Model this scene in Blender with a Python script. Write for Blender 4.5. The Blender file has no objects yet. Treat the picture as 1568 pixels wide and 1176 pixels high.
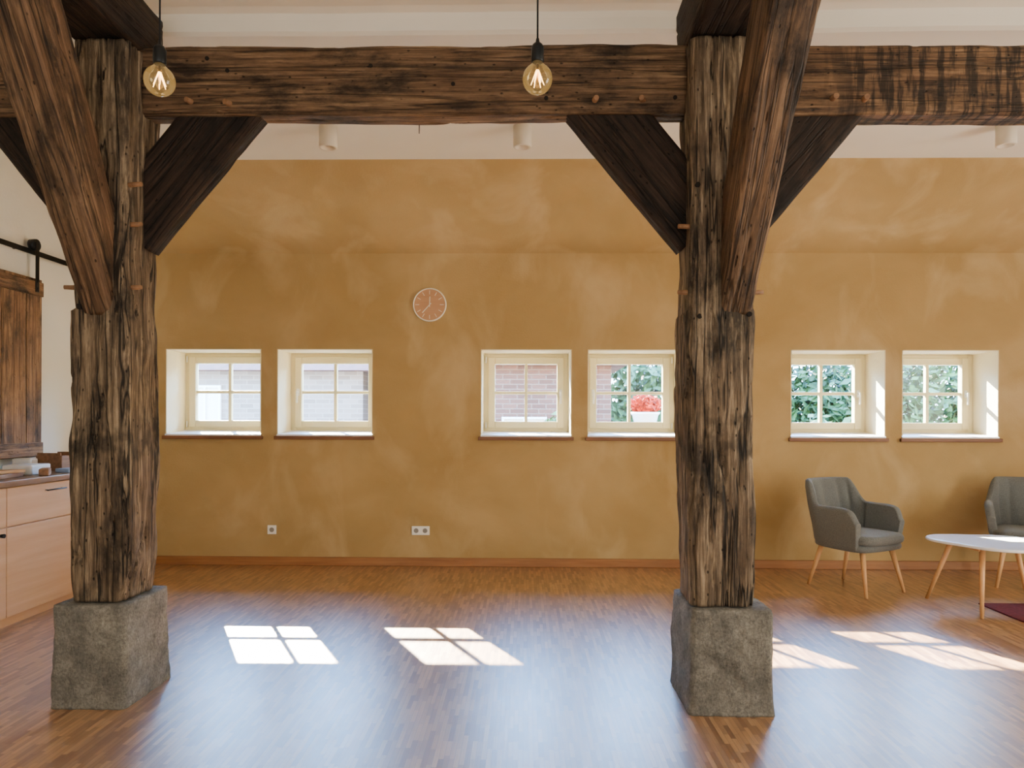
import bpy, bmesh, math, random
from mathutils import Vector, Matrix, noise
random.seed(7)
S = bpy.context.scene
COL = S.collection

# ------------------------------------------------------------ helpers
def link(o):
    COL.objects.link(o); return o

def mesh_obj(name, bm, mat=None, smooth=False, parent=None, local=False):
    me = bpy.data.meshes.new(name)
    bm.normal_update()
    bm.to_mesh(me); bm.free()
    if smooth:
        for p in me.polygons: p.use_smooth = True
    o = bpy.data.objects.new(name, me)
    if mat:
        for m in (mat if isinstance(mat, (list, tuple)) else [mat]): me.materials.append(m)
    link(o)
    if parent: attach(o, parent, local)
    return o

def attach(o, p, local=False):
    o.parent = p
    if not local:
        o.matrix_parent_inverse = p.matrix_basis.inverted()

def empty(name, loc=(0,0,0), rotz=0.0):
    e = bpy.data.objects.new(name, None)
    e.empty_display_size = 0.1
    e.matrix_basis = Matrix.Translation(loc) @ Matrix.Rotation(rotz, 4, 'Z')
    return link(e)

def bm_box(bm, lo, hi, bevel=0.0, seg=2, mi=0):
    r = bmesh.ops.create_cube(bm, size=1.0)
    vs = r['verts']
    c = [(lo[i]+hi[i])/2 for i in range(3)]; s = [abs(hi[i]-lo[i]) for i in range(3)]
    for v in vs: v.co = Vector((v.co[i]*s[i]+c[i] for i in range(3)))
    fs = set(f for v in vs for f in v.link_faces)
    for f in fs: f.material_index = mi
    if bevel > 0:
        es = list(set(e for v in vs for e in v.link_edges))
        bmesh.ops.bevel(bm, geom=es, offset=bevel, segments=seg, affect='EDGES', profile=0.5)

def box(name, lo, hi, mat, bevel=0.0, parent=None, local=False, seg=2):
    bm = bmesh.new(); bm_box(bm, lo, hi, bevel, seg)
    return mesh_obj(name, bm, mat, False, parent, local)

def bm_cone(bm, p0, p1, r0, r1, seg=20, caps=True, mi=0):
    p0 = Vector(p0); p1 = Vector(p1); z = (p1-p0).normalized()
    x = z.orthogonal().normalized(); y = z.cross(x)
    a = []; b = []
    for i in range(seg):
        t = 2*math.pi*i/seg; d = x*math.cos(t)+y*math.sin(t)
        a.append(bm.verts.new(p0+d*r0)); b.append(bm.verts.new(p1+d*r1))
    for i in range(seg):
        j = (i+1) % seg
        f = bm.faces.new((a[i], a[j], b[j], b[i])); f.smooth = True; f.material_index = mi
    if caps:
        bm.faces.new(a[::-1]).material_index = mi; bm.faces.new(b).material_index = mi

def cone(name, p0, p1, r0, r1, mat, parent=None, local=False, seg=20):
    bm = bmesh.new(); bm_cone(bm, p0, p1, r0, r1, seg)
    return mesh_obj(name, bm, mat, False, parent, local)

def lathe(name, prof, mat, center=(0,0,0), seg=32, parent=None, local=False):
    bm = bmesh.new(); rings = []
    for r, z in prof:
        rings.append([bm.verts.new((center[0]+r*math.cos(2*math.pi*i/seg), center[1]+r*math.sin(2*math.pi*i/seg), center[2]+z)) for i in range(seg)])
    for a, b in zip(rings, rings[1:]):
        for i in range(seg):
            j = (i+1) % seg
            bm.faces.new((a[i], a[j], b[j], b[i]))
    if prof[0][0] > 1e-4: bm.faces.new(rings[0][::-1])
    if prof[-1][0] > 1e-4: bm.faces.new(rings[-1])
    bmesh.ops.remove_doubles(bm, verts=bm.verts, dist=1e-5)
    return mesh_obj(name, bm, mat, True, parent, local)

# ------------------------------------------------------------ materials
def newmat(name):
    m = bpy.data.materials.new(name); m.use_nodes = True
    nt = m.node_tree; b = nt.nodes['Principled BSDF']
    return m, nt, nt.nodes, nt.links, b

def simple(name, col, rough=0.5, metal=0.0, var=0.06, scale=12, bump=0.0, bscale=80, spec=0.5):
    m, nt, N, L, b = newmat(name)
    tc = N.new('ShaderNodeTexCoord')
    n = N.new('ShaderNodeTexNoise'); n.inputs['Scale'].default_value = scale; n.inputs['Detail'].default_value = 5
    L.new(tc.outputs['Object'], n.inputs['Vector'])
    r = N.new('ShaderNodeValToRGB')
    r.color_ramp.elements[0].position = 0.3; r.color_ramp.elements[1].position = 0.7
    r.color_ramp.elements[0].color = (*[max(0, c*(1-var)) for c in col], 1)
    r.color_ramp.elements[1].color = (*[min(1, c*(1+var)) for c in col], 1)
    L.new(n.outputs['Fac'], r.inputs['Fac']); L.new(r.outputs['Color'], b.inputs['Base Color'])
    b.inputs['Roughness'].default_value = rough; b.inputs['Metallic'].default_value = metal
    b.inputs['Specular IOR Level'].default_value = spec
    if bump > 0:
        n2 = N.new('ShaderNodeTexNoise'); n2.inputs['Scale'].default_value = bscale; n2.inputs['Detail'].default_value = 6
        L.new(tc.outputs['Object'], n2.inputs['Vector'])
        bp = N.new('ShaderNodeBump'); bp.inputs['Strength'].default_value = bump; bp.inputs['Distance'].default_value = 0.01
        L.new(n2.outputs['Fac'], bp.inputs['Height']); L.new(bp.outputs['Normal'], b.inputs['Normal'])
    return m

def nz(N, L, vec, scale, detail=6, rough=0.55, dist=0.0):
    n = N.new('ShaderNodeTexNoise'); n.inputs['Scale'].default_value = scale
    n.inputs['Detail'].default_value = detail; n.inputs['Roughness'].default_value = rough
    n.inputs['Distortion'].default_value = dist
    L.new(vec, n.inputs['Vector']); return n.outputs['Fac']

def mapping(N, L, vec, sc=(1,1,1), rot=(0,0,0)):
    mp = N.new('ShaderNodeMapping'); mp.inputs['Scale'].default_value = sc; mp.inputs['Rotation'].default_value = rot
    L.new(vec, mp.inputs['Vector']); return mp.outputs['Vector']

def ramp(N, L, fac, stops):
    r = N.new('ShaderNodeValToRGB'); cr = r.color_ramp
    while len(cr.elements) < len(stops): cr.elements.new(0.5)
    for e, (p, c) in zip(cr.elements, stops):
        e.position = p; e.color = (*c, 1) if not isinstance(c, (int, float)) else (c, c, c, 1)
    L.new(fac, r.inputs['Fac']); return r.outputs['Color']

def mix(N, L, fac, a, b, mode='MIX'):
    x = N.new('ShaderNodeMix'); x.data_type = 'RGBA'; x.blend_type = mode
    if isinstance(fac, (int, float)): x.inputs[0].default_value = fac
    else: L.new(fac, x.inputs[0])
    for i, s in ((6, a), (7, b)):
        if isinstance(s, tuple): x.inputs[i].default_value = (*s, 1)
        else: L.new(s, x.inputs[i])
    return x.outputs[2]

def timber(name, dark, mid, light, crack=1.0, rough=0.75, red=(0.075,0.034,0.016), hole=0.8, scorch=None, saw=None):
    m, nt, N, L, b = newmat(name)
    tc = N.new('ShaderNodeTexCoord'); oi = N.new('ShaderNodeObjectInfo')
    mu = N.new('ShaderNodeMath'); mu.operation = 'MULTIPLY'; mu.inputs[1].default_value = 23.0
    L.new(oi.outputs['Random'], mu.inputs[0])
    ad = N.new('ShaderNodeVectorMath'); ad.operation = 'ADD'
    L.new(tc.outputs['Object'], ad.inputs[0]); L.new(mu.outputs[0], ad.inputs[1])
    v = ad.outputs[0]
    g = nz(N, L, mapping(N, L, v, (1, 1, 0.045)), 48, 9, 0.7, 0.08)
    base = ramp(N, L, g, [(0.34, dark), (0.5, mid), (0.68, light)])
    p = nz(N, L, mapping(N, L, v, (1, 1, 0.5)), 3.2, 4)
    patch = ramp(N, L, p, [(0.38, 0.0), (0.66, 1.0)])
    base = mix(N, L, patch, base, mix(N, L, 0.4, base, red))
    # weathering stains
    blot = ramp(N, L, nz(N, L, mapping(N, L, v, (1, 1, 0.5)), 5.0, 8, 0.7, 0.2), [(0.36, 0.18), (0.50, 0.9), (0.70, 1.35)])
    base = mix(N, L, 1.0, base, blot, 'MULTIPLY')
    # long drying cracks
    c = nz(N, L, mapping(N, L, v, (1, 1, 0.035)), 15, 3, 0.5, 0.15)
    ck = ramp(N, L, c, [(0.476, 1.0), (0.494, 0.05), (0.506, 0.05), (0.524, 1.0)])
    base = mix(N, L, 0.9*crack, base, ck, 'MULTIPLY')
    # short checks
    c3 = ramp(N, L, nz(N, L, mapping(N, L, v, (1, 1, 0.12)), 60, 3, 0.5, 0.1), [(0.30, 0.15), (0.38, 1.0)])
    base = mix(N, L, 0.7*crack, base, c3, 'MULTIPLY')
    vo = N.new('ShaderNodeTexVoronoi'); vo.inputs['Scale'].default_value = 26
    L.new(mapping(N, L, v, (1, 1, 0.6)), vo.inputs['Vector'])
    ho = ramp(N, L, vo.outputs['Distance'], [(0.07, 0.08), (0.13, 1.0)])
    base = mix(N, L, hole, base, ho, 'MULTIPLY')
    if saw is not None:      # cross-cut adze marks on part of the beam
        sp = N.new('ShaderNodeSeparateXYZ'); L.new(tc.outputs['Object'], sp.inputs[0])
        sm = ramp(N, L, nz(N, L, mapping(N, L, v, (0.12, 0.12, 1.0)), 34, 4, 0.6), [(0.42, 0.22), (0.54, 1.1)])
        lo = N.new('ShaderNodeMapRange'); L.new(sp.outputs['Z'], lo.inputs[0])
        lo.inputs[1].default_value = saw[0]; lo.inputs[2].default_value = saw[0]+0.25
        hi = N.new('ShaderNodeMapRange'); L.new(sp.outputs['Z'], hi.inputs[0])
        hi.inputs[1].default_value = saw[1]; hi.inputs[2].default_value = saw[1]+0.25; hi.inputs[3].default_value = 1.0; hi.inputs[4].default_value = 0.0
        mm = N.new('ShaderNodeMath'); mm.operation = 'MULTIPLY'; L.new(lo.outputs[0], mm.inputs[0]); L.new(hi.outputs[0], mm.inputs[1])
        base = mix(N, L, mm.outputs[0], base, mix(N, L, 1.0, base, sm, 'MULTIPLY'))
    if scorch is not None:   # burn mark around the timber
        sp = N.new('ShaderNodeSeparateXYZ'); L.new(tc.outputs['Object'], sp.inputs[0])
        m1 = N.new('ShaderNodeMath'); m1.operation = 'MULTIPLY_ADD'; m1.inputs[1].default_value = 0.7
        L.new(nz(N, L, mapping(N, L, v, (1,1,0.6)), 7, 5), m1.inputs[0]); L.new(sp.outputs['Z'], m1.inputs[2])
        m2 = N.new('ShaderNodeMath'); m2.operation = 'ADD'; m2.inputs[1].default_value = -scorch-0.35+0.5; L.new(m1.outputs[0], m2.inputs[0])
        sc = ramp(N, L, m2.outputs[0], [(0.42, 1.0), (0.48, 0.25), (0.52, 0.25), (0.58, 1.0)])
        base = mix(N, L, 0.7, base, sc, 'MULTIPLY')
    L.new(base, b.inputs['Base Color'])
    b.inputs['Roughness'].default_value = rough; b.inputs['Specular IOR Level'].default_value = 0.3
    h = mix(N, L, 0.5, g, ck); h = mix(N, L, 0.3, h, c3); h = mix(N, L, 0.3, h, ho)
    bp = N.new('ShaderNodeBump'); bp.inputs['Strength'].default_value = 1.0; bp.inputs['Distance'].default_value = 0.018
    L.new(h, bp.inputs['Height']); L.new(bp.outputs['Normal'], b.inputs['Normal'])
    return m

M_POST = timber('old_oak_post', (0.020,0.015,0.010), (0.140,0.100,0.062), (0.42,0.32,0.205), scorch=-0.58, red=(0.085,0.048,0.026))
M_BEAM = timber('old_oak_beam', (0.030,0.017,0.009), (0.145,0.085,0.044), (0.30,0.190,0.106), 0.6, 0.7, red=(0.09,0.045,0.022))
M_BEAM2 = timber('old_oak_beam_sawn', (0.030,0.016,0.008), (0.145,0.080,0.038), (0.30,0.180,0.095), 0.6, 0.7, saw=(-2.25,-1.0))
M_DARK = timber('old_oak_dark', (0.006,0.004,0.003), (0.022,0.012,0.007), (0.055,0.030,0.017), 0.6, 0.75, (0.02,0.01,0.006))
M_BRACE = timber('old_oak_brace', (0.026,0.014,0.008), (0.120,0.068,0.035), (0.27,0.165,0.093), 0.7, 0.65)
M_DOOR = timber('reclaimed_planks', (0.07,0.032,0.014), (0.22,0.115,0.052), (0.36,0.21,0.105), 0.4, 0.6, hole=0.2)

def finewood(name, c1, c2, rough=0.45, axis=2, sc=30):
    m, nt, N, L, b = newmat(name)
    tc = N.new('ShaderNodeTexCoord'); s = [1, 1, 1]; s[axis] = 0.06
    g = nz(N, L, mapping(N, L, tc.outputs['Object'], tuple(s)), sc, 6, 0.6, 0.3)
    L.new(ramp(N, L, g, [(0.3, c1), (0.7, c2)]), b.inputs['Base Color'])
    b.inputs['Roughness'].default_value = rough
    return m
M_LEG = finewood('beech_leg', (0.55,0.28,0.10), (0.70,0.40,0.18))
M_CAB = finewood('birch_front', (0.56,0.32,0.16), (0.66,0.41,0.23), 0.45, 1, 14)
M_COUNTER = finewood('counter_oak', (0.16,0.09,0.05), (0.28,0.17,0.10), 0.35, 1, 22)
M_BASE = finewood('baseboard_oak', (0.24,0.095,0.028), (0.38,0.17,0.055), 0.45, 0, 30)
M_SILLW = finewood('sill_edge_wood', (0.13,0.045,0.015), (0.22,0.09,0.035), 0.5, 0, 30)
M_PEG = finewood('peg_wood', (0.14,0.065,0.028), (0.28,0.14,0.06), 0.6, 1, 40)

# ochre clay plaster
def ochre():
    m, nt, N, L, b = newmat('ochre_clay_plaster')
    tc = N.new('ShaderNodeTexCoord'); v = tc.outputs['Object']
    a = nz(N, L, mapping(N, L, v, (1,1,1.4), (0,0.4,0)), 0.8, 6, 0.55, 0.3)
    c = ramp(N, L, a, [(0.3, (0.34,0.220,0.080)), (0.5, (0.40,0.270,0.108)), (0.7, (0.47,0.330,0.148))])
    a2 = nz(N, L, mapping(N, L, v, (1,1,0.6), (0,-0.6,0)), 2.2, 5, 0.5, 0.5)
    c2 = ramp(N, L, a2, [(0.50, 0.0), (0.70, 0.55)])
    c = mix(N, L, c2, c, (0.58,0.44,0.23))
    L.new(c, b.inputs['Base Color']); b.inputs['Roughness'].default_value = 0.8
    b.inputs['Specular IOR Level'].default_value = 0.25
    h = mix(N, L, 0.5, nz(N, L, v, 5, 6), nz(N, L, v, 60, 4))
    bp = N.new('ShaderNodeBump'); bp.inputs['Strength'].default_value = 0.3; bp.inputs['Distance'].default_value = 0.012
    L.new(h, bp.inputs['Height']); L.new(bp.outputs['Normal'], b.inputs['Normal'])
    return m
M_OCHRE = ochre()
M_WHITE = simple('white_plaster', (0.84,0.80,0.68), 0.85, var=0.03, scale=2, bump=0.15, bscale=40)
M_CEIL = simple('ceiling_plaster', (0.88,0.84,0.73), 0.9, var=0.03, scale=1.5, bump=0.12, bscale=20)
M_REVEAL = simple('reveal_plaster', (0.80,0.69,0.44), 0.8, var=0.05, scale=6, bump=0.2, bscale=50)
M_FRAME = simple('window_frame_paint', (0.74,0.64,0.36), 0.4, var=0.02, scale=6)
M_SILLT = simple('sill_top_paint', (0.8,0.78,0.8), 0.4, var=0.03)
M_HANDLE = simple('handle_white', (0.8,0.78,0.7), 0.3, 0.2)
M_PLASTIC = simple('outlet_plastic', (0.85,0.83,0.76), 0.35, var=0.02)
M_DARKP = simple('outlet_recess', (0.25,0.23,0.2), 0.5)
M_BLACK = simple('black_metal', (0.012,0.014,0.016), 0.4, 0.6)
M_BRASS = simple('brass', (0.7,0.45,0.15), 0.3, 1.0)
M_TABLE = simple('white_laminate', (0.82,0.84,0.86), 0.22, var=0.01)
M_LAMPB = simple('lamp_cream', (0.80,0.74,0.62), 0.5, var=0.02)

def floor_mat():
    m, nt, N, L, b = newmat('industrial_parquet')
    tc = N.new('ShaderNodeTexCoord'); v = tc.outputs['Object']
    rv = mapping(N, L, v, (1,1,1), (0,0,math.radians(90)))
    br = N.new('ShaderNodeTexBrick'); L.new(rv, br.inputs['Vector'])
    br.offset = 0.43; br.offset_frequency = 2; br.squash = 0.8; br.squash_frequency = 3
    br.inputs['Scale'].default_value = 1.0; br.inputs['Brick Width'].default_value = 0.16
    br.inputs['Row Height'].default_value = 0.021; br.inputs['Mortar Size'].default_value = 0.0006
    br.inputs['Mortar Smooth'].default_value = 0.3; br.inputs['Bias'].default_value = 0.0
    br.inputs['Color1'].default_value = (0.19,0.080,0.026,1); br.inputs['Color2'].default_value = (0.52,0.29,0.125,1)
    br.inputs['Mortar'].default_value = (0.10,0.045,0.018,1)
    g = nz(N, L, mapping(N, L, v, (1, 0.05, 1)), 70, 6, 0.6, 0.2)
    gr = ramp(N, L, g, [(0.3, 0.78), (0.7, 1.1)])
    c = mix(N, L, 1.0, br.outputs['Color'], gr, 'MULTIPLY')
    L.new(c, b.inputs['Base Color'])
    rr = ramp(N, L, nz(N, L, v, 9, 5), [(0.3, 0.37), (0.7, 0.43)])
    L.new(rr, b.inputs['Roughness'])
    b.inputs['Specular IOR Level'].default_value = 0.9
    b.inputs['Coat Weight'].default_value = 1.0; b.inputs['Coat Roughness'].default_value = 0.36; b.inputs['Coat IOR'].default_value = 1.6
    bp = N.new('ShaderNodeBump'); bp.inputs['Strength'].default_value = 0.4; bp.inputs['Distance'].default_value = 0.002
    L.new(mix(N, L, 0.6, br.outputs['Color'], g), bp.inputs['Height']); L.new(bp.outputs['Normal'], b.inputs['Normal'])
    L.new(bp.outputs['Normal'], b.inputs['Coat Normal'])
    return m
M_FLOOR = floor_mat()

def stone_mat():
    m, nt, N, L, b = newmat('rough_sandstone')
    tc = N.new('ShaderNodeTexCoord'); v = tc.outputs['Object']
    a = ramp(N, L, nz(N, L, v, 6, 10, 0.75), [(0.3, (0.12,0.115,0.10)), (0.5, (0.25,0.235,0.20)), (0.72, (0.45,0.42,0.35))])
    s = ramp(N, L, nz(N, L, v, 80, 4, 0.7), [(0.33, 0.6), (0.6, 1.1)])
    c = mix(N, L, 1.0, a, s, 'MULTIPLY')
    L.new(c, b.inputs['Base Color']); b.inputs['Roughness'].default_value = 0.9
    h = mix(N, L, 0.5, nz(N, L, v, 16, 10, 0.8), nz(N, L, mapping(N, L, v, (1,1,0.4), (0,0.5,0)), 90, 5, 0.7))
    bp = N.new('ShaderNodeBump'); bp.inputs['Strength'].default_value = 1.0; bp.inputs['Distance'].default_value = 0.04
    L.new(h, bp.inputs['Height']); L.new(bp.outputs['Normal'], b.inputs['Normal'])
    return m
M_STONE = stone_mat()

def glass_mat(name, tint, fac, em=0.0):
    m, nt, N, L, b = newmat(name); N.remove(b)
    out = N['Material Output']; t = N.new('ShaderNodeBsdfTransparent'); t.inputs[0].default_value = (*tint, 1)
    g = N.new('ShaderNodeBsdfGlossy'); g.inputs['Roughness'].default_value = 0.02
    lw = N.new('ShaderNodeFresnel'); lw.inputs[0].default_value = fac
    x = N.new('ShaderNodeMixShader'); L.new(lw.outputs[0], x.inputs[0]); L.new(t.outputs[0], x.inputs[1]); L.new(g.outputs[0], x.inputs[2])
    res = x.outputs[0]
    if em > 0:
        e = N.new('ShaderNodeEmission'); e.inputs[0].default_value = (1.0,0.62,0.22,1); e.inputs[1].default_value = em
        ad = N.new('ShaderNodeAddShader'); L.new(res, ad.inputs[0]); L.new(e.outputs[0], ad.inputs[1]); res = ad.outputs[0]
    L.new(res, out.inputs['Surface']); return m
M_GLASS = glass_mat('window_glass', (0.97,0.98,0.98), 1.25)
M_BULB = glass_mat('amber_glass', (1.0,0.90,0.66), 1.5, 0.09)
def emis(name, col, st):
    m, nt, N, L, b = newmat(name)
    b.inputs['Base Color'].default_value = (*col, 1)
    b.inputs['Emission Color'].default_value = (*col, 1); b.inputs['Emission Strength'].default_value = st
    return m
M_FIL = emis('filament', (1.0,0.62,0.25), 9.0)

def felt():
    m, nt, N, L, b = newmat('grey_felt')
    tc = N.new('ShaderNodeTexCoord'); v = tc.outputs['Object']
    L.new(ramp(N, L, nz(N, L, v, 160, 4, 0.8), [(0.3, (0.062,0.068,0.066)), (0.7, (0.17,0.182,0.175))]), b.inputs['Base Color'])
    b.inputs['Roughness'].default_value = 0.95; b.inputs['Sheen Weight'].default_value = 0.15
    bp = N.new('ShaderNodeBump'); bp.inputs['Strength'].default_value = 0.4; bp.inputs['Distance'].default_value = 0.003
    L.new(nz(N, L, v, 300, 3), bp.inputs['Height']); L.new(bp.outputs['Normal'], b.inputs['Normal'])
    return m
M_FELT = felt()
M_RUG = simple('plum_rug', (0.12,0.012,0.025), 0.95, var=0.25, scale=60, bump=0.6, bscale=250)

# ------------------------------------------------------------ hewn timber / stone
def hewn(name, p0, p1, w, h, side, mat, seed=0, amp=0.012, taper=None, step=0.02, nside=20, crack=0.010, chamfer=0.018, fine=0.4, axial=(1.3, 7)):
    p0 = Vector(p0); p1 = Vector(p1); Lg = (p1-p0).length
    z = (p1-p0).normalized(); x = (Vector(side) - z*Vector(side).dot(z)).normalized(); y = z.cross(x)
    nr = max(4, int(Lg/step)); bm = bmesh.new(); rings = []
    so = Vector((seed*13.7, seed*7.1, seed*3.3))
    def section(t):
        k = taper(t) if taper else (1, 1, 0, 0)
        hw, hh = w/2*k[0], h/2*k[1]; pts = []
        for (ax, ay, bx, by) in ((-1,-1,1,-1), (1,-1,1,1), (1,1,-1,1), (-1,1,-1,-1)):
            for i in range(nside):
                s = i/nside; pts.append([(ax+(bx-ax)*s)*hw, (ay+(by-ay)*s)*hh])
        out = []
        for q in pts:
            dx = hw-abs(q[0]); dy = hh-abs(q[1]); c = chamfer*(0.6+0.8*abs(noise.noise(so+Vector((q[0]*3, q[1]*3, t*Lg*3)))))
            if dx+dy < c:
                m_ = (c-dx-dy)/2
                q = [q[0]-math.copysign(m_, q[0]), q[1]-math.copysign(m_, q[1])]
            out.append((q[0]+k[2], q[1]+k[3]))
        return out
    def disp(q, zz):
        r = math.hypot(q[0], q[1]) or 1
        n1 = noise.noise(so+Vector((q[0]*4, q[1]*4, zz*axial[0])))
        n2 = noise.noise(so+Vector((q[0]*22, q[1]*22, zz*axial[1])))
        n3 = abs(noise.noise(so*1.7+Vector((q[0]*16, q[1]*16, zz*0.8))))
        d = amp*n1+amp*fine*n2 - (crack*(1-n3/0.05) if n3 < 0.05 else 0)
        return (q[0]*(1+d/r), q[1]*(1+d/r))
    for i in range(nr+1):
        t = i/nr; zz = t*Lg-Lg/2
        rings.append([bm.verts.new((*disp(q, zz), zz)) for q in section(t)])
    n = len(rings[0])
    for a, b in zip(rings, rings[1:]):
        for i in range(n):
            j = (i+1) % n; bm.faces.new((a[i], a[j], b[j], b[i]))
    for ring, sg in ((rings[0], -1), (rings[-1], 1)):
        prev = ring
        cx = sum(v.co.x for v in ring)/n; cy = sum(v.co.y for v in ring)/n
        for s in (0.8, 0.55, 0.3, 0.1):
            cur = []
            for v in ring:
                xx = cx+(v.co.x-cx)*s; yy = cy+(v.co.y-cy)*s
                cur.append(bm.verts.new((xx, yy, v.co.z+sg*amp*0.3*noise.noise(so+Vector((xx*9, yy*9, 3))))))
            for i in range(n):
                j = (i+1) % n
                bm.faces.new((prev[i], prev[j], cur[j], cur[i]) if sg > 0 else (prev[j], prev[i], cur[i], cur[j]))
            prev = cur
        bm.faces.new(prev if sg > 0 else prev[::-1])
    o = mesh_obj(name, bm, mat, True)
    R = Matrix((x, y, z)).transposed().to_4x4()
    o.matrix_basis = Matrix.Translation((p0+p1)/2) @ R
    return o

# ------------------------------------------------------------ room shell
XL, XR, YB, YF = -3.9, 6.2, 6.45, -3.2
box('floor', (XL-0.2, YF-0.2, -0.12), (XR+0.2, YB+0.45, 0.0), M_FLOOR)
WINS = [(-3.313,-2.426,'R'), (-2.278,-1.396,'L'), (-0.400,0.432,'R'), (0.578,1.447,'L'), (2.422,3.276,'R'), (3.425,4.292,'R')]
ZB, ZT = 1.185, 1.99
bm = bmesh.new()
TH = 0.47
bm_box(bm, (XL-0.2, YB, 0), (XR+0.2, YB+TH, ZB))
bm_box(bm, (XL-0.2, YB, ZT), (XR+0.2, YB+TH, 2.87))
xs = [XL-0.2]+[q for w in WINS for q in w[:2]]+[XR+0.2]
for i in range(0, len(xs), 2): bm_box(bm, (xs[i], YB, ZB), (xs[i+1], YB+TH, ZT))
# inclined upper part
SL = [(YB, 2.87), (5.60, 3.42), (5.60, 3.9), (YB+TH, 3.9), (YB+TH, 2.87)]
a = [bm.verts.new((XL-0.2, y, z)) for y, z in SL]; b = [bm.verts.new((XR+0.2, y, z)) for y, z in SL]
for i in range(len(SL)):
    j = (i+1) % len(SL); bm.faces.new((a[i], a[j], b[j], b[i]))
bm.faces.new(a[::-1]); bm.faces.new(b)
bmesh.ops.recalc_face_normals(bm, faces=bm.faces)
mesh_obj('wall_back', bm, M_OCHRE)
box('wall_left', (XL-0.2, YF, 0), (XL, YB, 3.9), M_WHITE)
box('wall_right', (XR, YF, 0), (XR+0.2, YB, 3.9), M_WHITE)
box('wall_rear', (XL-0.2, YF-0.2, 0), (XR+0.2, YF, 3.9), M_WHITE)
# ceiling with wavy step
bm = bmesh.new()
n = 160; rows = []
for i in range(n+1):
    x = XL-0.1+(XR-XL+0.2)*i/n
    w = 0.035*noise.noise(Vector((x*0.6, 4.1, 0)))+0.01*noise.noise(Vector((x*2.4, 1, 0)))
    e = 3.76+w
    prof = [(YF-0.1, 3.53), (e-0.06, 3.53), (e-0.01, 3.52), (e, 3.49), (e+0.01, 3.435), (e+0.03, 3.42), (5.65, 3.42), (5.65, 3.8), (YF-0.1, 3.8)]
    rows.append([bm.verts.new((x, y, z)) for y, z in prof])
for a, b in zip(rows, rows[1:]):
    for k in range(len(a)):
        l = (k+1) % len(a); bm.faces.new((a[k], b[k], b[l], a[l]))
bm.faces.new(rows[0]); bm.faces.new(rows[-1][::-1])
bmesh.ops.recalc_face_normals(bm, faces=bm.faces)
mesh_obj('ceiling', bm, M_CEIL)
box('baseboard_back', (XL, YB-0.022, 0), (XR, YB, 0.078), M_BASE, 0.004)
box('baseboard_left', (XL, 5.82, 0), (XL+0.022, YB-0.022, 0.078), M_BASE, 0.004)

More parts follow.
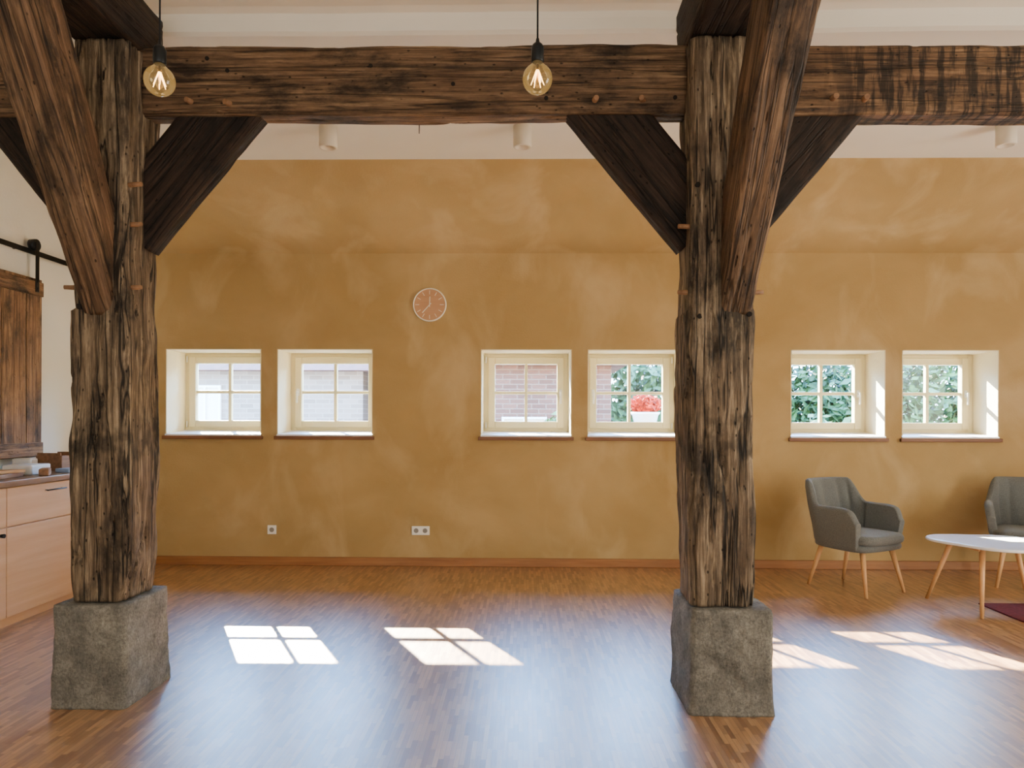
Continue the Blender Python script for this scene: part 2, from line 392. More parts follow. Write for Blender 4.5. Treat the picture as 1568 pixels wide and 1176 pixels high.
# ------------------------------------------------------------ windows
for k, (x0, x1, side) in enumerate(WINS):
    y0 = YB; wy = YB+0.36; zi = ZB+0.045
    E = empty('window_%d' % (k+1), ((x0+x1)/2, wy, (ZB+ZT)/2))
    bm = bmesh.new()
    t = 0.008
    bm_box(bm, (x0, y0-0.003, zi-0.02), (x0+t, wy+0.02, ZT)); bm_box(bm, (x1-t, y0-0.003, zi-0.02), (x1, wy+0.02, ZT))
    bm_box(bm, (x0, y0-0.003, ZT-t), (x1, wy+0.02, ZT))
    mesh_obj('reveal_lining', bm, M_REVEAL, False, E)
    # sloping sill
    bm = bmesh.new()
    pts = [(y0-0.02, ZB-0.005), (y0-0.02, ZB+0.018), (wy+0.01, zi+0.005), (wy+0.01, ZB-0.005)]
    xa, xb = x0+0.001, x1-0.001
    a = [bm.verts.new((xa, y, z)) for y, z in pts]; b = [bm.verts.new((xb, y, z)) for y, z in pts]
    for i in range(4):
        j = (i+1) % 4; bm.faces.new((a[i], a[j], b[j], b[i]))
    bm.faces.new(a[::-1]); bm.faces.new(b); bmesh.ops.recalc_face_normals(bm, faces=bm.faces)
    mesh_obj('sill_board', bm, M_SILLT, False, E)
    box('sill_edge', (x0-0.02, y0-0.035, ZB-0.028), (x1+0.02, y0+0.002, ZB+0.004), M_SILLW, 0.004, E)
    # frame
    X0, X1, Z0, Z1 = x0+t, x1-t, zi, ZT-t
    def ring(bm, xa, xb, za, zb, wd, ya, yb, bv):
        bm_box(bm, (xa, ya, za), (xa+wd, yb, zb), bv); bm_box(bm, (xb-wd, ya, za), (xb, yb, zb), bv)
        bm_box(bm, (xa+wd, ya, za), (xb-wd, yb, za+wd), bv); bm_box(bm, (xa+wd, ya, zb-wd), (xb-wd, yb, zb), bv)
    bm = bmesh.new(); ring(bm, X0, X1, Z0, Z1, 0.05, wy, wy+0.07, 0.004)
    mesh_obj('frame', bm, M_FRAME, False, E)
    bm = bmesh.new(); ring(bm, X0+0.042, X1-0.042, Z0+0.032, Z1-0.035, 0.066, wy-0.018, wy+0.05, 0.006)
    gx0, gx1, gz0, gz1 = X0+0.108, X1-0.108, Z0+0.098, Z1-0.101
    cx, cz = (gx0+gx1)/2, (gz0+gz1)/2
    bm_box(bm, (cx-0.014, wy, gz0), (cx+0.014, wy+0.045, gz1), 0.003)
    bm_box(bm, (gx0, wy+0.001, cz-0.014), (gx1, wy+0.044, cz+0.014), 0.003)
    mesh_obj('sash', bm, M_FRAME, False, E)
    box('glass_pane', (gx0-0.005, wy+0.02, gz0-0.005), (gx1+0.005, wy+0.024, gz1+0.005), M_GLASS, 0, E)
    hx = X1-0.075 if side == 'R' else X0+0.075
    bm = bmesh.new(); bm_box(bm, (hx-0.014, wy-0.026, cz-0.035), (hx+0.014, wy-0.017, cz+0.035), 0.004)
    bm_cone(bm, (hx, wy-0.02, cz), (hx, wy-0.055, cz), 0.008, 0.008, 12); bm_box(bm, (hx-0.009, wy-0.064, cz-0.105), (hx+0.009, wy-0.05, cz+0.012), 0.004)
    mesh_obj('handle', bm, M_HANDLE, False, E)
    hx2 = X0+0.02 if side == 'R' else X1-0.02
    bm = bmesh.new()
    for zz in (Z0+0.06, Z1-0.06): bm_cone(bm, (hx2, wy-0.012, zz-0.03), (hx2, wy-0.012, zz+0.03), 0.008, 0.008, 12)
    mesh_obj('hinges', bm, M_HANDLE, False, E)

# ------------------------------------------------------------ timber frame
def postL(t):   # left post: waisted foot, narrower at the head
    k = 1.0
    if t < 0.06: k = 0.88+t*2.0
    elif t > 0.52: k = 0.92
    return (k, 1.0, (0.010 if t > 0.52 else 0)+0.006*math.sin(t*7), 0)
def postR(t):
    k = 0.92+min(t, 0.1)*0.8
    if t > 0.52: k = 0.95
    return (k, 1.0, 0.006*math.sin(t*9+1), 0)
P1 = hewn('timber_post', (-2.01,3.42,0.484), (-2.01,3.42,3.13), 0.285, 0.30, (1,0,0), M_POST, 1, 0.017, postL, chamfer=0.03, nside=30, step=0.014, fine=0.6, crack=0.018)
P2 = hewn('timber_post', (0.92,3.43,0.484), (0.92,3.43,3.13), 0.310, 0.30, (1,0,0), M_POST, 2, 0.014, postR, chamfer=0.03, nside=30, step=0.014, fine=0.6, crack=0.018)
def plin(t): k = 1.04-0.06*t; return (k, k, 0, 0)
hewn('stone_plinth', (-2.017,3.43,0.0), (-2.017,3.43,0.478), 0.345, 0.41, (1,0,0), M_STONE, 3, 0.013, plin, 0.010, 32, 0.003, 0.020, 0.55, (5,20))
hewn('stone_plinth', (0.952,3.44,0.0), (0.952,3.44,0.478), 0.375, 0.42, (1,0,0), M_STONE, 4, 0.013, plin, 0.010, 32, 0.003, 0.020, 0.55, (5,20))
zc, hh = 2.994, 0.335
def wav(s): return lambda t: (1, 1+0.012*math.sin(t*17+s), 0, 0.003*math.sin(t*9+s))
B1 = hewn('tie_beam', (-1.88,3.465,zc), (0.78,3.465,zc), 0.13, hh, (0,1,0), M_BEAM, 5, 0.005, wav(0))
B2 = hewn('tie_beam', (1.06,3.465,zc-0.01), (6.2,3.465,zc-0.02), 0.14, hh, (0,1,0), M_BEAM2, 6, 0.008, wav(2))
B3 = hewn('tie_beam', (-3.9,3.465,zc), (-2.14,3.465,zc), 0.13, hh, (0,1,0), M_BEAM, 7, 0.006, wav(1))
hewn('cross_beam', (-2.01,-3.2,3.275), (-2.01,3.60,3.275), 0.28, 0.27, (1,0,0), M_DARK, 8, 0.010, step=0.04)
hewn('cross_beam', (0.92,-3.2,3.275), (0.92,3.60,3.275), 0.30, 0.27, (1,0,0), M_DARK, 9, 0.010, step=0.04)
# forward braces
def fb(t): return (0.74+0.26*min(1, t*1.6), 1, 0, 0)
for X, s in ((-1.99, 10), (1.0, 11)):
    hewn('diagonal_brace', (X-0.02,3.395,1.90), (X+0.02 if X>0 else X-0.02,2.64,3.22), 0.19, 0.26, (1,0,0), M_BRACE, s, 0.010, fb)
# knee braces in beam plane
def knee(xp, sgn, seed):
    ox = sgn
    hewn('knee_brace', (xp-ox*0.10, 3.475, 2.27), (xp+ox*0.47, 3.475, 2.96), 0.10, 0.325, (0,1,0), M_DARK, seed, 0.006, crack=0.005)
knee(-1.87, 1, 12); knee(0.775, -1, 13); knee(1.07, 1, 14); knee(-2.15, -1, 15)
def peg(parent, p, d, L_=0.05, r=0.014):
    d = Vector(d).normalized(); p = Vector(p)
    bm = bmesh.new(); bm_cone(bm, p-d*0.05, p+d*L_, r, r*0.75, 10)
    mesh_obj('oak_peg', bm, M_PEG, False, parent)
for x, z in ((-1.63,2.89), (-1.44,2.88), (0.335,2.89), (0.565,2.89)): peg(B1, (x,3.40,z), (random.uniform(-.4,.4),-1,-0.1), 0.035, 0.017)
for x, z in ((1.47,2.89), (1.62,2.885)): peg(B2, (x,3.395,z), (random.uniform(-.4,.4),-1,-0.1), 0.04, 0.018)
for x, z, d in ((-1.87,2.27,1), (-1.87,1.97,1), (-1.87,2.46,1), (-2.14,1.97,-1)): peg(P1, (x,3.32,z), (d,-0.2,0), 0.05)
for x, z, d in ((0.77,2.26,-1), (0.77,1.95,-1), (1.07,2.26,1), (1.07,1.95,1), (1.07,2.66,1)): peg(P2, (x,3.33,z), (d,-0.15,0), 0.05)
M_HOLE = simple('hole_shadow_wood', (0.008,0.005,0.003), 0.95)
def slot(parent, lo, hi): box('mortise', lo, hi, M_HOLE, 0.003, parent)
slot(P1, (-1.90,3.385,1.74), (-1.868,3.415,1.90))
slot(P1, (-2.10,3.262,1.86), (-2.08,3.29,1.885))
for x, z in ((0.80,2.44),(0.81,1.83),(1.04,1.84),(1.05,2.02)): 
    bm = bmesh.new(); bm_cone(bm, (x,3.30,z), (x,3.272,z), 0.012, 0.012, 12); mesh_obj('peg_hole', bm, M_HOLE, False, P2)
for x, z in ((-1.45,3.04),(-0.75,3.06),(-0.35,2.97),(-1.55,3.10),(0.72,2.90),(0.1,2.90)):
    bm = bmesh.new(); bm_cone(bm, (x,3.42,z), (x,3.396,z), 0.010, 0.010, 12); mesh_obj('peg_hole', bm, M_HOLE, False, B1)

# ------------------------------------------------------------ pendants
for X in (-1.232, 0.040):
    Y = 2.35; z0 = 2.485
    E = empty('pendant_lamp', (X, Y, z0))
    R = 0.05
    prof = [(0.0, -R)]+[(R*math.sin(a), -R*math.cos(a)) for a in [math.radians(12*i) for i in range(1, 13)]]+[(0.022, 0.047), (0.016, 0.056), (0.015, 0.066)]
    lathe('bulb_glass', prof, M_BULB, (X, Y, z0), 32, E)
    bm = bmesh.new()
    for s in range(6):
        a = s*math.pi/3
        bm_cone(bm, (X+0.004*math.cos(a), Y+0.004*math.sin(a), z0+0.03), (X+0.022*math.cos(a), Y+0.022*math.sin(a), z0-0.02), 0.0014, 0.0014, 6)
        a2 = a+math.pi/3
        bm_cone(bm, (X+0.022*math.cos(a), Y+0.022*math.sin(a), z0-0.02), (X+0.004*math.cos(a2), Y+0.004*math.sin(a2), z0+0.03), 0.0014, 0.0014, 6)
    mesh_obj('filament', bm, M_FIL, False, E)
    cone('filament_stem', (X,Y,z0+0.05), (X,Y,z0-0.01), 0.005, 0.003, M_BRASS, E)
    lathe('socket', [(0.0,0.055),(0.019,0.055),(0.021,0.06),(0.021,0.105),(0.016,0.115),(0.007,0.122),(0.005,0.135),(0,0.135)], M_BLACK, (X,Y,z0), 24, E)
    cone('cord', (X,Y,z0+0.13), (X,Y,3.51), 0.0032, 0.0032, M_BLACK, E, seg=10)
    cone('ceiling_rose', (X,Y,3.50), (X,Y,3.53), 0.05, 0.05, M_BLACK, E)

# ------------------------------------------------------------ ceiling spots + hook
for X in (-1.40, -0.02, 1.62, 3.36):
    E = empty('ceiling_spotlight', (X, 4.98, 3.35))
    lathe('housing', [(0.035,0.03),(0.045,0.0),(0.062,0.0),(0.064,0.004),(0.064,0.15)], M_LAMPB, (X, 4.98, 3.272), 36, E)
    cone('lens', (X,4.98,3.30), (X,4.98,3.304), 0.045, 0.045, M_PLASTIC, E)
cone('ceiling_hook', (-0.74,4.9,3.425), (-0.74,4.9,3.34), 0.004, 0.003, M_BLACK, seg=8)

# ------------------------------------------------------------ wall clock
cxk, czk, ck = -0.87, 2.395, YB
E = empty('wall_clock', (cxk, ck, czk))
M_CLK = finewood('clock_cork_face', (0.46,0.24,0.11), (0.54,0.30,0.15), 0.6, 0, 40)
M_CRIM = simple('clock_rim', (0.90,0.85,0.70), 0.4)
def disc(name, r0, r1, y0, y1, mat):
    cone(name, (cxk, y0, czk), (cxk, y1, czk), r0, r1, mat, E, seg=64)
disc('body', 0.146, 0.146, ck, ck-0.022, M_CLK)
bm = bmesh.new(); bmr = []
for i in range(64):
    a = 2*math.pi*i/64; rr = []
    for j in range(8):
        b_ = 2*math.pi*j/8; r = 0.148+0.007*math.cos(b_); rr.append(bm.verts.new((cxk+r*math.cos(a), ck-0.015+0.014*math.sin(b_), czk+r*math.sin(a))))
    bmr.append(rr)
for i in range(64):
    A = bmr[i]; B = bmr[(i+1) % 64]
    for j in range(8): k = (j+1) % 8; bm.faces.new((A[j], B[j], B[k], A[k]))
bmesh.ops.recalc_face_normals(bm, faces=bm.faces)
mesh_obj('rim', bm, M_CRIM, True, E)
bm = bmesh.new()
def bar(a, r0, r1, w):
    d = Vector((math.sin(a), 0, math.cos(a))); s = Vector((math.cos(a), 0, -math.sin(a))); c = Vector((cxk, ck-0.026, czk))
    v = [c+d*r0-s*w, c+d*r0+s*w, c+d*r1+s*w, c+d*r1-s*w]
    f = [bm.verts.new(q) for q in v]; g = [bm.verts.new(q+Vector((0,0.005,0))) for q in v]
    bm.faces.new(f); bm.faces.new(g[::-1])
    for i in range(4): j = (i+1) % 4; bm.faces.new((f[i], g[i], g[j], f[j]))
for i in range(12): bar(i*math.pi/6, 0.095, 0.13, 0.002)
bar(math.radians(222), -0.02, 0.10, 0.0035); bar(math.radians(2), -0.02, 0.075, 0.0035)
bmesh.ops.recalc_face_normals(bm, faces=bm.faces)
mesh_obj('hands_and_marks', bm, M_CRIM, False, E)

# ------------------------------------------------------------ power outlets
def outlet(cx, n, h=0.082):
    E = empty('power_outlet', (cx, YB, 0.325)); w = h*n
    box('cover', (cx-w/2, YB-0.012, 0.325-h/2), (cx+w/2, YB, 0.325+h/2), M_PLASTIC, 0.004, E)
    for i in range(n):
        x = cx-w/2+h*(i+0.5)
        cone('recess', (x, YB-0.0125, 0.325), (x, YB-0.0135, 0.325), 0.022, 0.022, M_DARKP, E, seg=24)
        cone('recess_ring', (x, YB-0.011, 0.325), (x, YB-0.013, 0.325), 0.028, 0.027, M_PLASTIC, E, seg=24)
outlet(-2.32, 1); outlet(-0.947, 2)

# ------------------------------------------------------------ base cabinet on left
E = empty('kitchen_base_cabinet', (-3.6, 4.4, 0.45))
box('carcass', (-3.895,3.0,0.06), (-3.325,5.75,0.905), M_CAB, 0.002, E)
box('toe_kick', (-3.895,3.0,0.0), (-3.34,5.75,0.06), M_CAB, 0, E)
box('countertop', (-3.895,2.97,0.905), (-3.28,5.78,0.945), M_COUNTER, 0.004, E)
bm = bmesh.new(); bh = bmesh.new()
ys = [3.0, 3.55, 4.44, 5.33, 5.75]
for a, b in zip(ys, ys[1:]):
    bm_box(bm, (-3.325, a+0.003, 0.65), (-3.303, b-0.003, 0.898), 0.002)
    bm_box(bm, (-3.325, a+0.003, 0.068), (-3.303, b-0.003, 0.642), 0.002)
    m_ = (a+b)/2
    bm_cone(bh, (-3.303, m_-0.08, 0.85), (-3.275, m_-0.08, 0.85), 0.004, 0.004, 8); bm_cone(bh, (-3.303, m_+0.08, 0.85), (-3.275, m_+0.08, 0.85), 0.004, 0.004, 8)
    bm_cone(bh, (-3.275, m_-0.1, 0.85), (-3.275, m_+0.1, 0.85), 0.005, 0.005, 8)
    bm_cone(bh, (-3.303, b-0.05, 0.60), (-3.28, b-0.05, 0.60), 0.012, 0.014, 12)
mesh_obj('fronts', bm, M_CAB, False, E); mesh_obj('handles', bh, M_BLACK, False, E)
# clutter on the counter
M_PAPER = simple('paper', (0.8,0.8,0.8), 0.6)
def clutter(name, c, s, rot, mat, zb=0.9455):
    bm = bmesh.new(); bm_box(bm, (-s[0]/2, -s[1]/2, 0), (s[0]/2, s[1]/2, s[2]), min(s)*0.15)
    o = mesh_obj(name, bm, mat); o.matrix_basis = Matrix.Translation((c[0], c[1], zb)) @ Matrix.Rotation(rot, 4, 'Z'); return o
clutter('wooden_board', (-3.5,4.62), (0.16,0.34,0.03), 0.2, M_PEG)
clutter('wooden_board', (-3.49,4.64), (0.10,0.26,0.02), -0.3, M_CAB, 0.976)
clutter('paper_stack', (-3.56,4.98), (0.20,0.24,0.07), 0.1, M_PAPER)
clutter('brochure', (-3.38,5.18), (0.12,0.14,0.03), -0.2, simple('brochure', (0.25,0.35,0.5), 0.5))
clutter('paper_stack', (-3.68,4.3), (0.2,0.28,0.08), 0.3, M_PAPER)
clutter('wooden_block', (-3.40,4.30), (0.09,0.2,0.05), 0.3, M_PEG)
clutter('wooden_block', (-3.36,4.88), (0.06,0.16,0.05), 0.5, M_PEG)
clutter('wooden_block', (-3.74,4.72), (0.10,0.16,0.12), 0.2, M_DOOR)
clutter('paper_stack', (-3.74,5.21), (0.14,0.10,0.10), 0.1, M_PAPER)
E = empty('wooden_box', (-3.62,5.42,0.945))
for nm, lo, hi in (('bottom',(-3.72,5.3,0.9455),(-3.52,5.54,0.955)), ('side_front',(-3.53,5.3,0.955),(-3.52,5.54,1.06)), ('side_rear',(-3.72,5.3,0.955),(-3.71,5.54,1.06)), ('end_near',(-3.71,5.3,0.955),(-3.53,5.31,1.08)), ('end_far',(-3.71,5.53,0.955),(-3.53,5.54,1.08))):
    box(nm, lo, hi, M_PEG, 0.002, E)

# ------------------------------------------------------------ sliding barn shutter
E = empty('sliding_barn_door', (XL+0.05, 4.9, 1.75))
yy = 4.15
while yy < 5.5:
    w = min(random.choice((0.17, 0.22, 0.26)), 5.53-yy)
    if 5.53-(yy+w) < 0.08: w = 5.53-yy
    o = box('plank', (-0.014, -w/2+0.002, -0.70), (0.014, w/2-0.002, 0.70), M_DOOR, 0.003)
    o.matrix_basis = Matrix.Translation((XL+0.05+random.uniform(-.003,.003), yy+w/2, 1.74)); attach(o, E); yy += w
for z in (1.10, 2.36):
    o = hewn('batten', (XL+0.074, 4.16, z), (XL+0.074, 5.52, z), 0.02, 0.11, (1,0,0), M_DOOR, 31, 0.001, crack=0.001, chamfer=0.004); attach(o, E)
box('rail', (XL+0.045,3.9,2.625), (XL+0.055,6.1,2.665), M_BLACK, 0.002, E)
bm = bmesh.new()
for y in (4.3, 5.44):
    bm_box(bm, (XL+0.086, y-0.02, 2.33), (XL+0.092, y+0.02, 2.72), 0.002)
    bm_cone(bm, (XL+0.04, y, 2.70), (XL+0.086, y, 2.70), 0.045, 0.045, 24)
    for z in (2.36, 2.41): bm_cone(bm, (XL+0.08, y, z), (XL+0.10, y, z), 0.01, 0.008, 8)
for y in (4.0, 4.7, 5.3, 6.0): bm_cone(bm, (XL, y, 2.645), (XL+0.06, y, 2.645), 0.012, 0.012, 10)
mesh_obj('hangers', bm, M_BLACK, False, E)

# ------------------------------------------------------------ armchair (front = -Y local)
def sstep(a, b, x):
    t = max(0, min(1, (x-a)/(b-a))); return t*t*(3-2*t)
def armchair(loc, rot):
    E = empty('armchair', loc, rot)
    n = 120; bm = bmesh.new(); rings = []
    W, D = 0.32, 0.27
    for i in range(n+1):
        t = -1+2*i/n                     # -1 left arm front ... 1 right arm front
        s = abs(t)
        if s > 0.52:                     # straight arm
            f = (s-0.52)/0.48; px, py = W-0.012*f, 0.02-f*0.27; nx, ny = 1.0, 0.0
        else:
            a = (s/0.52)*math.pi/2; e = 0.72
            px = W*math.sin(a)**e; py = 0.02+(D)*max(0, math.cos(a))**e
            nx, ny = math.sin(a), math.cos(a)
        sg = 1 if t >= 0 else -1
        px *= sg; nx *= sg
        nn = Vector((nx, ny, 0)).normalized()
        top = 0.675+0.195*(1-sstep(0.27, 0.46, s)) - 0.02*sstep(0.7, 1.0, s)
        thick = 0.068 if s > 0.45 else 0.055
        endf = sstep(0.82, 1.0, s)
        top -= 0.09*endf**2
        chan = 0.018*abs(math.sin(s*math.pi/0.13))**0.6 if s < 0.39 else 0.004
        P = Vector((px, py, 0))
        bot = 0.35
        def pt(off, z, lean):
            fl = (z-bot)/0.5
            return P*(0.86+0.14*min(1, fl*1.6)) + nn*(off) + Vector((0, lean*max(0, z-0.6)*0.25*(1 if ny > 0 else 0)*abs(ny), z))
        H = top-bot; prof = []
        for q in (0.0, 0.08, 0.3, 0.6, 0.88): prof.append(pt(0.0-0.01*(q == 0), bot+H*q, 1))
        prof.append(pt(-0.008, bot+H*0.965, 1)); prof.append(pt(-thick*0.5, top, 1)); prof.append(pt(-thick+0.006, bot+H*0.965, 1))
        for q in (0.88, 0.6, 0.35, 0.1, 0.0): prof.append(pt(-thick-chan+0.010, bot+H*q, 1))
        rings.append([bm.verts.new(p) for p in prof])
    for a, b in zip(rings, rings[1:]):
        m_ = len(a)
        for k in range(m_):
            l = (k+1) % m_; bm.faces.new((a[k], b[k], b[l], a[l]))
    bm.faces.new(rings[0]); bm.faces.new(rings[-1][::-1])
    bmesh.ops.recalc_face_normals(bm, faces=bm.faces)
    o = mesh_obj('shell', bm, M_FELT, True, E, True)
    bv = o.modifiers.new('b', 'BEVEL'); bv.width = 0.012; bv.segments = 3; bv.limit_method = 'ANGLE'; bv.angle_limit = math.radians(60)
    def pad(name, w, d0, d1, z0, z1, rnd, crown):
        bm = bmesh.new(); N_ = 48; rs = []
        prof = [(0.90, z0), (0.975, z0+rnd*0.4), (1.0, z0+rnd), (1.0, z1-rnd), (0.975, z1-rnd*0.4), (0.92, z1), (0.7, z1+crown*0.5), (0.4, z1+crown*0.9), (0.05, z1+crown)]
        for k, z in prof:
            r = []
            for i in range(N_):
                a = 2*math.pi*i/N_; c, s_ = math.cos(a), math.sin(a); e = 0.42
                x = w*math.copysign(abs(c)**e, c); y = math.copysign(abs(s_)**e, s_)
                y = (d0+d1)/2+y*(d1-d0)/2
                x *= 1-0.12*max(0, (y-0.0)/max(d1, .01))
                r.append(bm.verts.new((x*k, (d0+d1)/2+(y-(d0+d1)/2)*k, z)))
            rs.append(r)
        for a, b in zip(rs, rs[1:]):
            for i in range(N_): j = (i+1) % N_; bm.faces.new((a[i], a[j], b[j], b[i]))
        bm.faces.new(rs[0][::-1]); bm.faces.new(rs[-1])
        mesh_obj(name, bm, M_FELT, True, E, True)
    pad('seat_cushion', 0.255, -0.31, 0.22, 0.39, 0.465, 0.025, 0.012)
    pad('seat_base', 0.272, -0.28, 0.235, 0.335, 0.395, 0.02, 0.0)
    for i, (x, y) in enumerate(((-.17,-.2), (.17,-.2), (-.16,.17), (.16,.17))):
        sx = 1.32; cone('leg_%d' % (i+1), (x, y, 0.35), (x*sx, y*1.38 if y < 0 else y*1.55, 0.0), 0.022, 0.012, M_LEG, E, True, 16)
    return E
armchair((2.66, 5.72, 0), math.radians(28))
armchair((4.16, 5.86, 0), math.radians(-34))

# ------------------------------------------------------------ coffee table
E = empty('coffee_table', (3.36, 5.14, 0))
bm = bmesh.new(); N_ = 96; rs = []
def tri(a):
    return 0.335*(1+0.13*math.cos(3*(a-math.radians(25))))
for k, z in ((0.97, 0.462), (0.992, 0.465), (1.0, 0.471), (1.0, 0.477), (0.99, 0.483), (0.97, 0.485)):
    rs.append([bm.verts.new((tri(2*math.pi*i/N_)*math.cos(2*math.pi*i/N_)*k*1.08, tri(2*math.pi*i/N_)*math.sin(2*math.pi*i/N_)*k, z)) for i in range(N_)])
for a, b in zip(rs, rs[1:]):
    for i in range(N_): j = (i+1) % N_; bm.faces.new((a[i], a[j], b[j], b[i]))
bm.faces.new(rs[0][::-1]); bm.faces.new(rs[-1])
mesh_obj('table_top', bm, M_TABLE, False, E, True)
for i, (x0, y0, x1, y1, zb) in enumerate(((-0.20,0.12,-0.30,0.26,0), (-0.16,-0.17,-0.24,-0.29,0), (0.2,0.02,0.30,0.02,0.0105))):
    cone('leg_%d' % (i+1), (x0, y0, 0.463), (x1, y1, zb), 0.020, 0.012, M_LEG, E, True, 16)
bm = bmesh.new(); bm_box(bm, (-0.22, -0.012, 0.44), (0.22, 0.012, 0.463)); bm_box(bm, (-0.19, -0.18, 0.439), (-0.16, 0.14, 0.4625))
mesh_obj('underframe', bm, M_LEG, False, E, True)
bm = bmesh.new(); bm_box(bm, (3.345, 3.6, 0.0), (5.6, 5.24, 0.010), 0.003); mesh_obj('rug', bm, M_RUG)

# ------------------------------------------------------------ exterior
M_PAVE = simple('paving', (0.22,0.20,0.17), 0.9, var=0.15, scale=3)
box('ground_exterior', (-30, YB+0.5, -0.5), (34, 60, -0.3), M_PAVE)
def brick(name, c1, c2, mo):
    m, nt, N, L, b = newmat(name); tc = N.new('ShaderNodeTexCoord')
    v = mapping(N, L, tc.outputs['Object'], (1,1,1), (math.radians(-90),0,0))
    br = N.new('ShaderNodeTexBrick'); L.new(v, br.inputs['Vector']); br.inputs['Scale'].default_value = 1.0
    br.inputs['Brick Width'].default_value = 0.25; br.inputs['Row Height'].default_value = 0.085; br.inputs['Mortar Size'].default_value = 0.008
    br.inputs['Color1'].default_value = (*c1,1); br.inputs['Color2'].default_value = (*c2,1); br.inputs['Mortar'].default_value = (*mo,1)
    L.new(br.outputs['Color'], b.inputs['Base Color']); b.inputs['Roughness'].default_value = 0.9; return m
M_BR1 = brick('pale_brick', (0.14,0.105,0.085), (0.20,0.155,0.13), (0.22,0.19,0.16))
M_BR2 = brick('red_brick', (0.06,0.024,0.015), (0.10,0.042,0.027), (0.12,0.085,0.065))
M_ROOF = simple('roof_tiles', (0.15,0.055,0.035), 0.8, var=0.2, scale=8)
def house(name, x0, x1, y0, y1, h, mat, wins):
    E = empty(name, ((x0+x1)/2, y0, 0))
    box('walls', (x0, y0, -0.3), (x1, y1, h), mat, 0, E)
    bm = bmesh.new(); ym = (y0+y1)/2
    p = [(y0-0.3, h-0.1), (ym, h+0.9), (y1+0.3, h-0.1)]
    a = [bm.verts.new((x0-0.3, y, z)) for y, z in p]; b = [bm.verts.new((x1+0.3, y, z)) for y, z in p]
    bm.faces.new(a); bm.faces.new(b[::-1])
    for i in range(3): j = (i+1) % 3; bm.faces.new((a[i], b[i], b[j], a[j]))
    bmesh.ops.recalc_face_normals(bm, faces=bm.faces); mesh_obj('roof', bm, M_ROOF, False, E)
    for (a_, b_, z0, z1) in wins:
        box('pane', (a_, y0-0.01, z0), (b_, y0+0.02, z1), M_LAMPB, 0, E)
        bm = bmesh.new()
        for q in (a_-0.04, (a_+b_)/2-0.02, b_): bm_box(bm, (q, y0-0.05, z0), (q+0.04, y0, z1))
        for q in (z0-0.04, z1): bm_box(bm, (a_-0.04, y0-0.05, q), (b_+0.04, y0, q+0.04))
        mesh_obj('frame', bm, M_PLASTIC, False, E)
house('outbuilding', -9.5, -2.9, 12.6, 15.0, 2.3, M_BR1, [(-6.0,-5.5,0.4,1.9), (-4.55,-4.2,0.5,1.4)])
house('brick_shed', -2.3, 1.50, 12.2, 14.5, 2.4, M_BR2, [(-0.35,0.35,-0.1,1.35)])
M_LEAF = simple('leaves', (0.05,0.10,0.015), 0.6, var=0.5, scale=3)
M_LEAF2 = simple('leaves_dark', (0.025,0.065,0.012), 0.6, var=0.5, scale=3)
def foliage(name, c, r, n, size, seed, mat, trunk=True):
    rnd = random.Random(seed); bm = bmesh.new()
    for _ in range(n):
        u = Vector((rnd.gauss(0,1), rnd.gauss(0,1), rnd.gauss(0,1))).normalized()*(rnd.random()**0.35)
        k = 1+0.25*noise.noise(u*3+Vector((seed,0,0)))
        p = Vector((c[0]+u.x*r[0]*k, c[1]+u.y*r[1]*k, c[2]+u.z*r[2]*k))
        x = Vector((rnd.gauss(0,1), rnd.gauss(0,1), rnd.gauss(0,1))).normalized(); y = x.orthogonal().normalized()
        s = size*(0.6+rnd.random()*0.8)
        bm.faces.new([bm.verts.new(q) for q in (p-x*s, p-y*s*0.5, p+x*s, p+y*s*0.5)])
    if trunk: bm_cone(bm, (c[0], c[1], -0.3), (c[0], c[1], c[2]), 0.09, 0.05, 10)
    return mesh_obj(name, bm, mat)
k = 0
for x, y, z, rx, rz in ((2.9,16.8,1.5,1.4,1.9), (5.0,16.5,1.6,1.3,1.9), (7.0,16,1.4,1.3,1.7), (8.9,16.4,1.6,1.4,1.9), (11.0,16.2,1.5,1.4,1.8), (13.1,16.4,1.5,1.4,1.8), (15.3,16,1.5,1.4,1.8)):
    foliage('garden_tree', (x,y,z), (rx,0.9,rz), 3600, 0.13, 40+k, M_LEAF if k % 2 else M_LEAF2); k += 1
foliage('shrub', (0.55,11.3,0.7), (0.35,0.35,0.75), 700, 0.08, 60, M_LEAF, False)
foliage('shrub', (5.0,11.8,0.6), (0.7,0.5,0.8), 900, 0.08, 61, M_LEAF, False)
foliage('shrub', (2.9,12.4,0.8), (0.6,0.4,0.9), 900, 0.08, 62, M_LEAF2, False)
M_RED = simple('red_petals', (0.32,0.018,0.002), 0.6, var=0.3, spec=0.1)
E = empty('flower_planter', (1.78,10.4,0))
o = foliage('blossoms', (1.78,10.4,1.57), (0.22,0.22,0.15), 1600, 0.035, 63, M_RED, False); attach(o, E)
lathe('pot', [(0.12,1.15),(0.2,1.45),(0.22,1.46),(0.2,1.42)], M_PLASTIC, (1.78,10.4,0), 24, E)
cone('stand', (1.78,10.4,-0.3), (1.78,10.4,1.16), 0.05, 0.05, M_PEG, E)
E = empty('garden_fence', (8.0,12.5,0)); bm = bmesh.new()
for i in range(30): bm_box(bm, (6.4+i*0.16, 12.5, -0.3), (6.4+i*0.16+0.1, 12.53, 0.95))
bm_box(bm, (6.4,12.53,0.6), (11.2,12.56,0.7)); bm_box(bm, (6.4,12.53,0.0), (11.2,12.56,0.1))
mesh_obj('pickets', bm, M_PLASTIC, False, E)

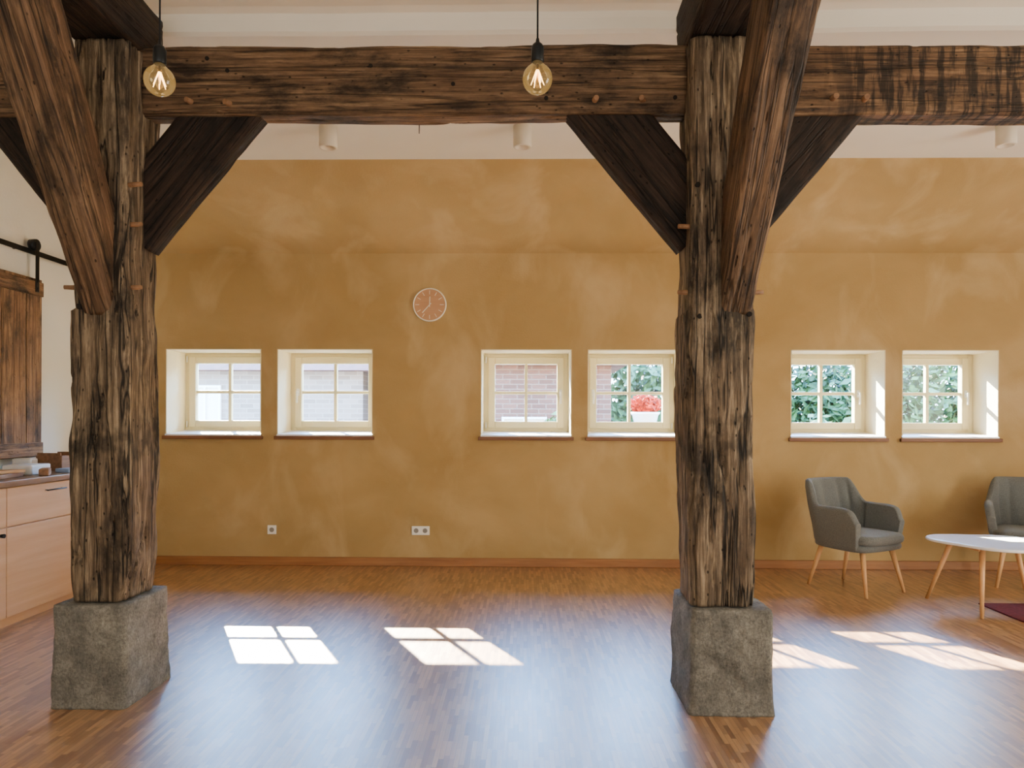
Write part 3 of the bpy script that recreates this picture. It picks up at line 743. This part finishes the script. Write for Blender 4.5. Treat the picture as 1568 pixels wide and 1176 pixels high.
# ------------------------------------------------------------ light
w = bpy.data.worlds.new('sky'); S.world = w; w.use_nodes = True
wn = w.node_tree.nodes; wl = w.node_tree.links
bg = wn['Background']
tc = wn.new('ShaderNodeTexCoord'); sp = wn.new('ShaderNodeSeparateXYZ'); wl.new(tc.outputs['Generated'], sp.inputs[0])
cr = wn.new('ShaderNodeValToRGB'); wl.new(sp.outputs['Z'], cr.inputs[0])
cr.color_ramp.elements[0].position = 0.05; cr.color_ramp.elements[0].color = (0.26,0.38,0.52,1)
cr.color_ramp.elements[1].position = 0.65; cr.color_ramp.elements[1].color = (0.14,0.34,0.75,1)
e = cr.color_ramp.elements.new(0.28); e.color = (0.27,0.56,1.0,1)
e = cr.color_ramp.elements.new(0.45); e.color = (0.22,0.50,1.0,1)
wl.new(cr.outputs[0], bg.inputs['Color']); bg.inputs['Strength'].default_value = 74.0
sun = bpy.data.lights.new('sun', 'SUN'); sun.energy = 230; sun.angle = math.radians(0.5); sun.color = (1.0,0.90,0.74)
so = link(bpy.data.objects.new('sun', sun)); so.rotation_euler = Vector((0.545,-1.0,-0.632)).to_track_quat('-Z','Y').to_euler()
so.location = (-4, 14, 9)
def area(name, loc, d, sx, sy, p, col):
    l = bpy.data.lights.new(name, 'AREA'); l.shape = 'RECTANGLE'; l.size = sx; l.size_y = sy; l.energy = p; l.color = col
    o = link(bpy.data.objects.new(name, l)); o.location = loc; o.rotation_euler = Vector(d).to_track_quat('-Z','Z').to_euler()
area('fill_rear', (0.9,-3.1,1.5), (0,1,0.05), 7.0, 2.2, 180, (1.0,0.97,0.91))  # added fill lamp behind the camera; the rear wall has no opening
area('fill_side', (6.1,2.2,1.4), (-1,0,0.08), 4.4, 2.2, 380, (1.0,0.92,0.78))  # added warm fill for right-facing timber sides; right wall is solid

# ------------------------------------------------------------ camera
cam = bpy.data.cameras.new('camera'); co = link(bpy.data.objects.new('camera', cam)); S.camera = co
cam.sensor_width = 36; cam.lens = 24.75; cam.shift_y = 55/1600; cam.clip_start = 0.05
co.matrix_basis = Matrix.Translation((0,0,1.35)) @ Matrix.Rotation(math.radians(1.0),4,'Z') @ Matrix.Rotation(math.radians(90),4,'X') @ Matrix.Rotation(math.radians(0.2),4,'Z')
